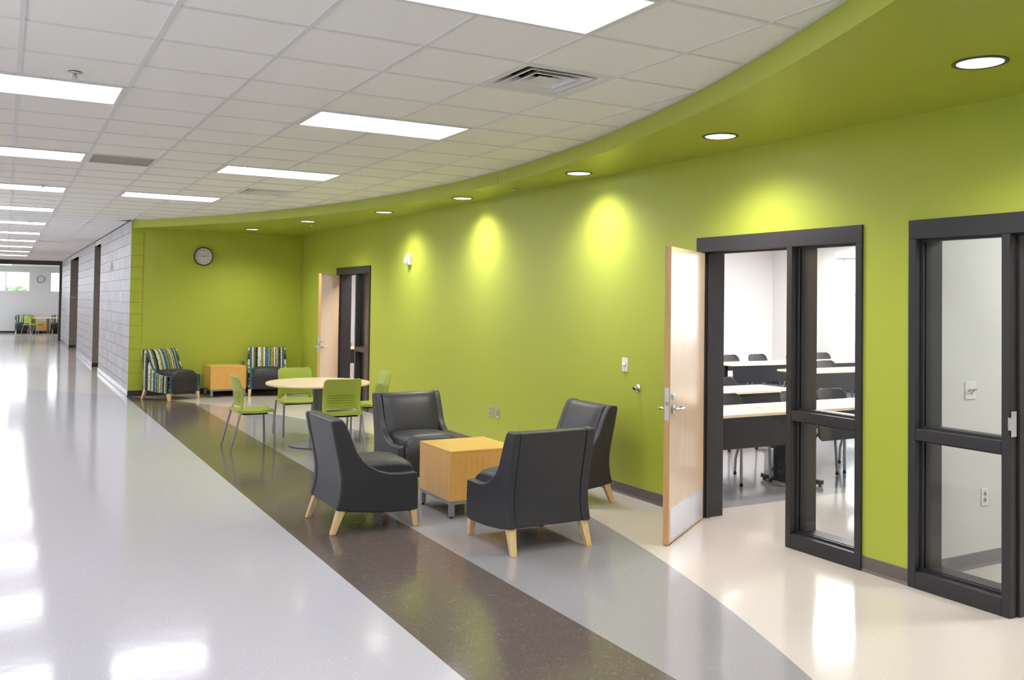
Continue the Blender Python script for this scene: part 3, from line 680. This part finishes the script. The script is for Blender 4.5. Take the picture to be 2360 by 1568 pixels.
# ------------------------------------------------------------------ black lounge chairs
SIDE = [(.015, .175), (.038, .25), (.050, .33), (.050, .40), (.038, .48), (.012, .60), (-.010, .70), (-.030, .80), (-.026, .826), (.052, .830), (.074, .805), (.108, .74), (.140, .66),
        (.176, .575), (.222, .515), (.285, .467), (.36, .432), (.44, .413), (.53, .408), (.625, .411), (.652, .402), (.658, .30), (.660, .128), (.60, .118), (.35, .128), (.15, .150)]
def inset_rear(d): return [(x+d, z) for x, z in SIDE[:8]]
def lounge(name, label, cat, body, sidem, seatm, group):
    t = thing(name, label, cat, group=group); ox = .3225
    for s_ in (-1, 1):
        polys = []; yso = [.268, .283, .318, .333]
        o = MB().prism([(x-ox, z) for x, z in SIDE], *sorted((s_*.268, s_*.333)), axis='y').build('side_panel', sidem, t, .014, 3)
        if sidem is not body:       # teal band along the front edge of the wing
            run = SIDE[9:23]; wv = []; wf = []
            for k, (x, z) in enumerate(run):
                a, c = run[max(k-1, 0)], run[min(k+1, len(run)-1)]; d = Vector((c[0]-a[0], c[1]-a[1])).normalized(); nx, nz = -d.y, d.x
                for y in (.262, .300): wv += [(x-ox+nx*.003, s_*y, z+nz*.003), (x-ox-nx*.012, s_*y, z-nz*.012)]
            for k in range(len(run)-1):
                q = k*4; wf += [(q, q+2, q+6, q+4), (q+1, q+5, q+7, q+3), (q, q+4, q+5, q+1), (q+2, q+3, q+7, q+6)]
            wf += [(0, 1, 3, 2), (len(wv)-4, len(wv)-2, len(wv)-1, len(wv)-3)]
            MB().add(wv, wf).build('welt', TEAL, o)
    pr_ = [(x+.007-ox, z) for x, z in SIDE[:8]] + [(-.018-ox, .822), (.05-ox, .826)]
    fr_ = [(.03-ox, .80), (.05-ox, .70), (.08-ox, .60), (.10-ox, .50), (.11-ox, .40), (.11-ox, .33), (.10-ox, .25), (.08-ox, .165)]
    MB().prism(pr_+fr_, -.2675, .2675, 'y').build('back_panel', body, t, .010, 3)
    N = 12; ring = []; yl = [-.2672 + .5344*k/N for k in range(N+1)]
    cush = [(.040, .826), (.078, .818), (.106, .78), (.128, .72), (.153, .65), (.183, .575), (.214, .51), (.232, .46), (.225, .41), (.10, .39), (.085, .50), (.06, .60), (.03, .72), (.022, .80)]
    for y in yl:
        u = abs(y)/.2672; bl = (1-u**4)
        ring.append([(x-ox + (.036*bl*math.sin(min(1, max(0, (.83-z)/.40))*PI) if k < 8 else 0) - (.012*(u**12) if k < 8 else 0), z) for k, (x, z) in enumerate(cush)])
    o = MB().slab(ring, yl).build('back_cushion', body, t, smooth=True); smooth_by_angle(o, 1.0)
    seat = [(.14, .30), (.14, .425), (.20, .440), (.30, .452), (.42, .456), (.53, .452), (.60, .442), (.645, .420), (.670, .385), (.678, .34), (.676, .25), (.668, .16), (.655, .128), (.62, .118), (.35, .122), (.12, .155)]
    ring = []
    for y in yl:
        u = abs(y)/.2672; bl = 1-u**4; ed = u**10
        ring.append([((x-ox) - (.012*ed if 7 <= k <= 12 else 0), z + (.014 + .034*bl - .016*ed if 1 <= k <= 7 else 0)) for k, (x, z) in enumerate(seat)])
    o = MB().slab(ring, yl).build('seat_cushion', seatm, t, smooth=True); smooth_by_angle(o, 1.0)
    for s_ in (-1, 1):
        MB().taper((.0-ox, s_*.302, 0), (.072-ox, s_*.288, .185), .038, .060).build('leg', LEGW, t, .004, 2)
        MB().taper((.645-ox, s_*.302, 0), (.625-ox, s_*.296, .135), .038, .056).build('leg', LEGW, t, .004, 2)
    return t
BG = 'black leather lounge chairs around the cube table'
lc = lounge('lounge_chair', 'black leather lounge chair seen from the side, standing on the brown floor band', 'lounge chair', BLACKL, BLACKL, BLACKL, BG)
lc.location = (2.3875, 2.3635, 0)
dup(lc, (3.267, 1.3135, 0), PI/2, 'black leather lounge chair with its back to the camera, nearest the viewer')
dup(lc, (3.35, 3.50, 0), -PI/2, 'black leather lounge chair facing the camera behind the wooden cube table')
dup(lc, (4.205, 2.35, 0), PI, 'black leather lounge chair close to the green wall, partly hidden by another')
PG = 'striped lounge chairs with dark seats'
pc = lounge('lounge_chair', 'striped fabric lounge chair with dark seat next to the grey block wall', 'lounge chair', STRIPY, STRIPX, SEATD, PG)
pc.location = (2.43, 11.83, 0); pc.rotation_euler.z = math.radians(-58)
dup(pc, (4.07, 11.93, 0), math.radians(-102), 'striped fabric lounge chair with dark seat in the alcove corner')
dup(pc, (.72, 42.05, 0), -PI/2, 'left striped lounge chair against the far lobby wall')
dup(pc, (2.18, 42.05, 0), -PI/2, 'striped lounge chair at the far lobby wall, cut off by the dark column')
# ------------------------------------------------------------------ cube tables
def cube_table(label, loc, group):
    t = thing('cube_table', label, 'side table', loc, 0, group); h = .30
    bd = MB().box(-h, h, -h, h, .135, .509).build('body', MAPLE, t, .002, 1)
    box('top_panel', (-h, h, -h, h, .5095, .528), MAPLEX, t, .002, 1)
    fr = MB()
    for s_ in (-1, 1): fr.box(-h+.005, h-.005, s_*(h-.02)-.015, s_*(h-.02)+.015, .108, .1345); fr.box(s_*(h-.02)-.015, s_*(h-.02)+.015, -h+.035, h-.035, .108, .1345)
    fr.build('base_frame', SILVER, t)
    for sx in (-1, 1):
        for sy in (-1, 1):
            l = box('leg', (sx*(h-.025)-.02, sx*(h-.025)+.02, sy*(h-.025)-.02, sy*(h-.025)+.02, .018, .108), SILVER, t, .002, 1)
            MB().cyl((sx*(h-.025), sy*(h-.025), 0), (sx*(h-.025), sy*(h-.025), .018), .014, .009, 12).build('glide', BLACKP, l)
    return t
ct = cube_table('maple cube table on silver legs between the four black chairs', (3.325, 2.41, 0), 'maple cube tables')
ct2 = dup(ct, (3.36, 12.04, 0), 0, 'maple cube table between the two striped chairs')
ct3 = dup(ct, (1.50, 42.1, 0), 0, 'maple cube table against the far lobby wall')
tag(box('wall_plate', (3.70, 3.77, YE-.008, YE, .50, .57), STEEL), 'small steel outlet plate on the green wall behind the alcove cube table', 'outlet')
# ------------------------------------------------------------------ green and black stacking chairs
def lerp(tab, z):
    for (z0, a), (z1, b_) in zip(tab, tab[1:]):
        if z <= z1: t_ = max(0, (z-z0)/(z1-z0)); return a+(b_-a)*t_
    return tab[-1][1]
def stack_chair(name, label, shell, legm, group, style):
    t = thing(name, label, 'chair', group=group); ox = .2475
    g = style == 'green'
    sp_ = [(.080, .446), (.14, .440), (.22, .434), (.32, .434), (.41, .444), (.46, .447), (.490, .440), (.506, .422), (.498, .412), (.46, .416), (.32, .408), (.14, .412), (.080, .418)]
    ring = []; N = 8; hw = .232; yl = [-hw + 2*hw*k/N for k in range(N+1)]
    for y in yl:
        u = abs(y)/hw; ring.append([(x-ox - .016*u**6*(1 if x > .4 else 0), z + .010*u*u - .006*u**8) for x, z in sp_])
    o = MB().slab(ring, yl).build('seat', shell, t, smooth=True); smooth_by_angle(o, .9)
    box('seat_bracket', (.14-ox, .42-ox, -.20, .20, .394, .406), BLACKM, t)
    for s_ in (-1, 1):
        if g:
            MB().tube([(.108-ox, s_*.236, .43), (.0-ox, s_*.243, .006)], .0125, 10).build('leg', legm, t, smooth=True)
            MB().tube([(.478-ox, s_*.236, .425), (.495-ox, s_*.243, .006)], .0125, 10).build('leg', legm, t, smooth=True)
        else:
            MB().tube([(.13-ox, s_*.205, .42), (.07-ox, s_*.215, .27), (.035-ox, s_*.22, .17), (.03-ox, s_*.22, .045)], .014, 10).build('leg', legm, t, smooth=True)
            MB().tube([(.455-ox, s_*.20, .415), (.47-ox, s_*.215, .045)], .014, 10).build('leg', legm, t, smooth=True)
            for x in (.03, .47):
                MB().lathe([(.001, .001), (.014, .006), (.019, .019), (.014, .034), (.009, .046)], 12, (x-ox, s_*(.22 if x < .1 else .215), 0)).build('caster', BLACKP, t, smooth=True)
    rp = [(.43, .098), (.50, .116), (.56, .124), (.64, .118), (.72, .100), (.78, .084), (.825, .066)]
    wp = [(.43, .222), (.50, .220), (.62, .218), (.74, .216), (.79, .214), (.808, .208), (.819, .196), (.825, .180)] if g else \
         [(.43, .19), (.56, .215), (.62, .225), (.70, .225), (.76, .220), (.795, .205), (.815, .18), (.825, .15)]
    zs = [.425, .45, .475, .495, .515, .53, .55, .58, .61, .64, .67, .70, .73, .76, .785, .80, .812, .820, .825] if g else [.55, .565, .58, .61, .64, .67, .70, .73, .76, .785, .80, .812, .820, .825]
    NC = 20; vs = []; fs = []
    cur = .030 if g else .045
    for z in zs:
        w_ = lerp(wp, z); r_ = lerp(rp, z)
        for k in range(NC+1):
            u = -1+2*k/NC; vs.append((r_-ox + cur*u*u - cur*.5, u*w_, z))
    for a in range(len(zs)-1):
        for k in range(NC):
            u = abs(-1+2*(k+.5)/NC)
            if g:
                zc = (zs[a]+zs[a+1])/2
                if zc < .455 and u < .86: continue
                if zc < .485 and u < .84: continue
                if zc < .505 and u < .76: continue
            fs.append((a*(NC+1)+k, a*(NC+1)+k+1, (a+1)*(NC+1)+k+1, (a+1)*(NC+1)+k))
    mb = MB(); mb.add(vs, fs); bk = mb.build('backrest', shell, t, smooth=True, solid=.013)
    if g:
        for zc in (.545, .573, .601, .629, .657):
            vs = []; fs = []; r_ = lerp(rp, zc); w_ = lerp(wp, zc)
            for k in range(13):
                u = -.76+1.52*k/12; x = r_-ox + cur*u*u - cur*.5; y = u*w_
                vs += [(x-.0185, y, zc-.008), (x+.017, y, zc-.003), (x+.017, y, zc+.005), (x-.0185, y, zc+.002)]
            for k in range(12):
                for i in range(4): fs.append((k*4+i, k*4+(i+1) % 4, (k+1)*4+(i+1) % 4, (k+1)*4+i))
            fs += [(0, 1, 2, 3), (51, 50, 49, 48)]
            MB().add(vs, fs).build('louver', shell, bk)
    else:
        for s_ in (-1, 1): MB().tube([(.14-ox, s_*.17, .415), (.085-ox, s_*.18, .47), (.10-ox, s_*.17, .60)], .012, 8).build('back_support', BLACKM, t, smooth=True)
    return t
GG = 'lime green stacking chairs'
gc = stack_chair('stacking_chair', 'lime green chair left of the round table, seen from the side', GREENP, SILVER, GG, 'green')
gc.location = (2.42, 6.22, 0)
dup(gc, (3.21, 6.985, 0), -PI/2, 'lime green chair behind the round table, facing the camera')
dup(gc, (3.25, 5.53, 0), PI/2, 'lime green chair in front of the round table, back to the camera')
dup(gc, (3.95, 6.30, 0), PI, 'lime green chair at the round table next to the green wall')
dup(gc, (.95, 40.5, 0), math.radians(35), 'lime green chair at the far lobby table, nearest to the camera')
dup(gc, (1.18, 41.25, 0), math.radians(-25), 'lime green chair at the far lobby table, half hidden behind another green chair')
dup(gc, (2.32, 40.9, 0), PI, 'lime green chair at the far lobby table, cut off by the dark column')
# ------------------------------------------------------------------ round tables
def round_table(label, loc, r=.60):
    t = thing('round_table', label, 'table', loc, 0, 'round maple tables')
    MB().lathe([(.001, .708), (r-.012, .708), (r-.002, .713), (r, .722), (r-.002, .733), (r-.008, .737), (.001, .737)], 72).build('table_top', TOPW, t, smooth=True)
    smooth_by_angle(t.children[0], .8)
    MB().lathe([(.058, .03), (.058, .70), (.16, .702), (.16, .708)], 28).build('column', DARKPOLE, t, smooth=True); smooth_by_angle(t.children[1], .6)
    MB().lathe([(.32, .0), (.33, .006), (.33, .016), (.32, .022), (.20, .030), (.07, .036), (.058, .04)], 56).build('base', SILVER, t, smooth=True); smooth_by_angle(t.children[2], .6)
    return t
rt = round_table('round pale maple table on a grey pedestal among the lime chairs', (3.19, 6.08, 0))
dup(rt, (1.66, 40.95, 0), 0, 'round pale table in the far lobby in front of the windows')
# ------------------------------------------------------------------ classroom furniture
def class_table(label, x0, x1, y0, group):
    w_ = x1-x0; t = thing('training_table', label, 'table', ((x0+x1)/2, y0+.31, 0), 0, group); h = w_/2
    box('table_top', (-h, h, -.31, .31, .709, .737), TOPW, t, .004, 2)
    MB().prism([(-h+.10, .43), (-h+.06, .46), (-h+.04, .705), (h-.04, .705), (h-.06, .46), (h-.10, .43)], -.285, -.265, 'y').build('modesty_panel', BLACKM, t)
    for s_ in (-1, 1):
        x = s_*(h-.10); l = box('leg', (x-.035, x+.035, -.06, .10, .06, .705), BLACKM, t, .004, 1)
        box('foot', (x-.03, x+.03, -.27, .27, .02, .058), BLACKM, l, .004, 1)
        for yy in (-.25, .25): MB().cyl((x, yy, 0), (x, yy, .02), .018, .012, 10).build('glide', BLACKP, l)
    for s_ in (-1, 1): MB().lathe([(.001, .0385), (.036, .0385), (.038, .037), (.038, .036)], 20, (s_*h*.45, .02, .70)).build('grommet', GREYP, t)
    return t
TG = 'training tables in the classroom'
class_table('training table in the classroom doorway, nearest row', 5.12, 6.60, 1.70, TG)
class_table('training table of the nearest row, seen through the sidelight', 6.62, 8.10, 1.70, TG)
class_table('training table of the second classroom row seen in the doorway', 6.56, 8.04, 3.27, TG)
class_table('training table of the third classroom row seen through the sidelight', 10.25, 12.0, 5.16, TG)
class_table('training table of the back classroom row seen in the doorway', 10.30, 12.30, 6.80, TG)
class_table('training table of the back classroom row under the window', 12.55, 14.50, 6.80, TG)
CG = 'black classroom chairs'
bc = stack_chair('classroom_chair', 'black chair at the nearest classroom table, left in the doorway', BLACKP, SILVER, CG, 'black')
bc.location = (6.19, 2.30, 0); bc.rotation_euler.z = -PI/2+.12
def bch(x, y, lab, rz=-PI/2): return dup(bc, (x, y, 0), rz, lab)
bch(7.10, 2.30, 'black chair at the nearest classroom row, beside the frame mullion')
bch(7.66, 2.32, 'black chair at the nearest classroom row, seen through the sidelight')
bch(7.53, 3.86, 'black chair at the second classroom row in the doorway')
bch(11.60, 5.90, 'black chair at the third classroom row, seen through the sidelight')
bch(11.12, 7.62, 'black chair in the back classroom row, leftmost in the doorway')
bch(11.83, 7.66, 'black chair in the back classroom row, middle of the doorway')
bch(12.80, 7.70, 'black chair in the back classroom row, beside the frame mullion')
bch(13.54, 7.72, 'black chair in the back classroom row, under the window')
t5 = class_table('training table glimpsed through the far open door', 5.45, 6.95, 15.6, 'tables in the second room')
t6 = class_table('second training table glimpsed through the far open door', 5.45, 6.95, 13.2, 'tables in the second room')
bch(6.1, 16.25, 'black chair glimpsed through the far open door'); bch(5.9, 13.85, 'nearer black chair glimpsed through the far open door')
# ------------------------------------------------------------------ clocks
def text_mesh(s, size, name):
    c = bpy.data.curves.new(name, 'FONT'); c.body = s; c.size = size; c.align_x = 'CENTER'; c.align_y = 'CENTER'; c.extrude = .0004; c.resolution_u = 2
    o = bpy.data.objects.new(name, c); COL.objects.link(o); me = bpy.data.meshes.new_from_object(o)
    COL.objects.unlink(o); bpy.data.objects.remove(o); bpy.data.curves.remove(c); me.name = name; return me
FACE = mat('clock_face', (206, 206, 204), .35, spec=.5)
def clock(label, x, y, z, r, detail):
    t = thing('wall_clock', label, 'clock', (x, y, z), 0, 'round wall clocks')
    MB().lathe([(r*.96, 0), (r, -.008), (r, -.045), (r*.97, -.055), (r*.92, -.052), (r*.90, -.033)], 56, axis='y', caps=False).build('rim', BLACKP, t, smooth=True)
    MB().lathe([(.001, -.034), (r*.915, -.034)], 56, axis='y', caps=False).build('face', FACE, t)
    rt_ = [(r*.66, -.0345), (r*.66, -.0352), (r*.64, -.0352), (r*.64, -.0345)]
    if detail:
        MB().lathe(rt_, 48, axis='y', caps=False).build('minute_track', GREYP, t)
        for k in range(1, 13):
            me = text_mesh(str(k), r*.20, 'numeral'); o = place(me, 'numeral', BLACKP, t)
            a = PI/2 - k*PI/6; o.location = (r*.77*math.cos(a), -.0352, r*.77*math.sin(a)); o.rotation_euler = (PI/2, 0, 0)
    def hand(name, ln, w_, hr):
        a = PI/2-hr*2*PI; d = Vector((math.cos(a), 0, math.sin(a))); p = Vector((-d.z, 0, d.x)); yy = -.037 if name == 'hour_hand' else -.039
        MB().add([tuple(Vector((0, yy, 0))-d*.15*ln+p*w_), tuple(Vector((0, yy, 0))-d*.15*ln-p*w_), tuple(Vector((0, yy, 0))+d*ln-p*w_*.5), tuple(Vector((0, yy, 0))+d*ln+p*w_*.5)], [(0, 1, 2, 3)]).build(name, BLACKP, t, solid=.001)
    hand('hour_hand', r*.50, r*.025, 2.75/12); hand('minute_hand', r*.70, r*.016, 45.3/60)
    MB().lathe([(.001, -.042), (r*.04, -.041), (r*.04, -.034)], 16, axis='y').build('hub', BLACKP, t)
    return t
clock('round wall clock with black rim on the green end wall', 3.02, YE, 2.44, .165, True)
clock('small distant wall clock between the far lobby windows', 1.38, YFAR, 2.46, .155, False)
# ------------------------------------------------------------------ wall devices
def plate(name, label, cat, loc, rz, w_, h_, m, group=None):
    t = thing(name, label, cat, loc, rz, group); box('cover_plate', (-w_/2, w_/2, -.006, 0, -h_/2, h_/2), m, t, .002, 2); return t
RZ = -PI/2      # face -x
t = plate('light_switch', 'white rotary light switch on the green wall by the door', 'switch', (XW, 2.285, 1.155), RZ, .085, .125, WHITEP)
MB().lathe([(.020, -.006), (.019, -.018), (.014, -.022), (.001, -.023)], 20, axis='y').build('knob', WHITEP, t, smooth=True)
t = thing('door_stop', 'small steel door bumper on the green wall by the door', 'door stop', (XW, 2.09, .962), RZ)
MB().lathe([(.036, 0), (.034, -.006), (.022, -.012), (.017, -.014), (.017, -.042), (.014, -.046)], 22, axis='y').build('bumper_body', STEEL, t, smooth=True)
MB().lathe([(.013, -.046), (.013, -.052), (.001, -.053)], 18, axis='y').build('rubber_tip', BLACKP, t)
def sockets(t, xs, y=-.0062, rows=(.025, -.025), m=GREYP):
    for x in xs:
        for z in rows:
            s_ = MB().lathe([(.001, y-.002), (.015, y-.002), (.016, y)], 16, (x, 0, z), 'y').build('socket', m, t)
            MB().box(-.007+x, -.004+x, y-.0028, y-.002, z-.004, z+.007).box(.004+x, .007+x, y-.0028, y-.002, z-.004, z+.006).build('slot', DARK, s_)
t = plate('wall_outlet', 'wider grey quad outlet on the green wall behind the cube table', 'outlet', (XW, 4.82, .455), RZ, .115, .115, GREYP, 'grey outlets on the green wall'); sockets(t, (-.025, .025))
t = plate('data_outlet', 'narrow grey data outlet right of the quad outlet', 'outlet', (XW, 4.665, .452), RZ, .07, .115, GREYP, 'grey outlets on the green wall')
for z in (.012, -.018): box('port', (-.008, .008, -.0072, -.006, z-.007, z+.007), DARK, t)
box('label_strip', (-.016, .016, -.0068, -.006, -.05, -.038), WHITEP, t)
t = thing('alarm_strobe', 'white fire alarm strobe on the green wall above the far door', 'alarm', (XW, 7.27, 2.27), RZ)
box('housing', (-.058, .058, -.045, 0, -.075, .075), WHITEP, t, .006, 2)
MB().box(-.03, .03, -.085, -.045, -.05, .02).build('strobe_lens', CLEAR, t, .012, 3)
t = thing('alarm_strobe', 'pale alarm strobe on the grey corridor block wall', 'alarm', (XC-.002, 15.48, 2.30), RZ)
box('housing', (-.06, .06, -.05, 0, -.075, .075), mat('ivory_plastic', (222, 214, 198), .4), t, .012, 3)
MB().box(-.03, .03, -.09, -.05, -.02, .03).build('strobe_lens', CLEAR, t, .012, 3)
t = plate('wall_outlet', 'white outlet low on the near grey block wall', 'outlet', (XC-.002, 15.21, .485), RZ, .07, .115, WHITEP); sockets(t, (0,), m=WHITEP)
t = plate('wall_outlet', 'outlet low on the second grey block pier', 'outlet', (XC-.002, 22.47, .463), RZ, .07, .115, WHITEP); sockets(t, (0,), m=WHITEP)
t = plate('toggle_switch', 'white double keyed switch on the office wall', 'switch', (5.499, -.585, 1.163), 0, .115, .115, WHITEP)
for x in (-.023, .023): MB().cyl((x, -.006, 0), (x, -.02, 0), .006, n=10).box(x-.014, x+.014, -.026, -.020, .001, .012).build('key_toggle', GREYP, t)
t = plate('wall_outlet', 'white duplex outlet low on the office wall', 'outlet', (5.65, -.585, .455), 0, .07, .115, WHITEP); sockets(t, (0,), rows=(.02, -.02), m=GREYP)
# ------------------------------------------------------------------ outdoors beyond the lobby windows
struct(box('ground', (-40, 50, YFAR+.3, 120, -.6, -.5), GRASS))
def tree(x, y, h, r, label, sd):
    rnd = random.Random(sd); t = thing('tree', label, 'tree', (x, y, -.5), 0, 'trees beyond the lobby windows')
    MB().cyl((0, 0, 0), (0, 0, h*.5), .18, .10, 10).build('trunk', BARK, t)
    mb = MB()
    for k in range(420):
        a, b_ = rnd.uniform(0, 2*PI), math.acos(rnd.uniform(-1, 1)); q = r*rnd.uniform(.6, 1.05)
        c = Vector((q*math.sin(b_)*math.cos(a), q*math.sin(b_)*math.sin(a), h*.62+q*.8*math.cos(b_))); s_ = rnd.uniform(.25, .5)
        d1 = Vector((rnd.uniform(-1, 1), rnd.uniform(-1, 1), rnd.uniform(-1, 1))).normalized(); d2 = d1.orthogonal().normalized()
        mb.add([c-d1*s_, c+d2*s_*.6, c+d1*s_, c-d2*s_*.6], [(0, 1, 2, 3)])
    mb.build('foliage', LEAF, t)
tree(-2.2, 62, 3.1, 1.35, 'leafy tree outside the left far lobby window', 1)
tree(.9, 70, 2.9, 1.2, 'smaller leafy tree outside beside the window mullion', 2)
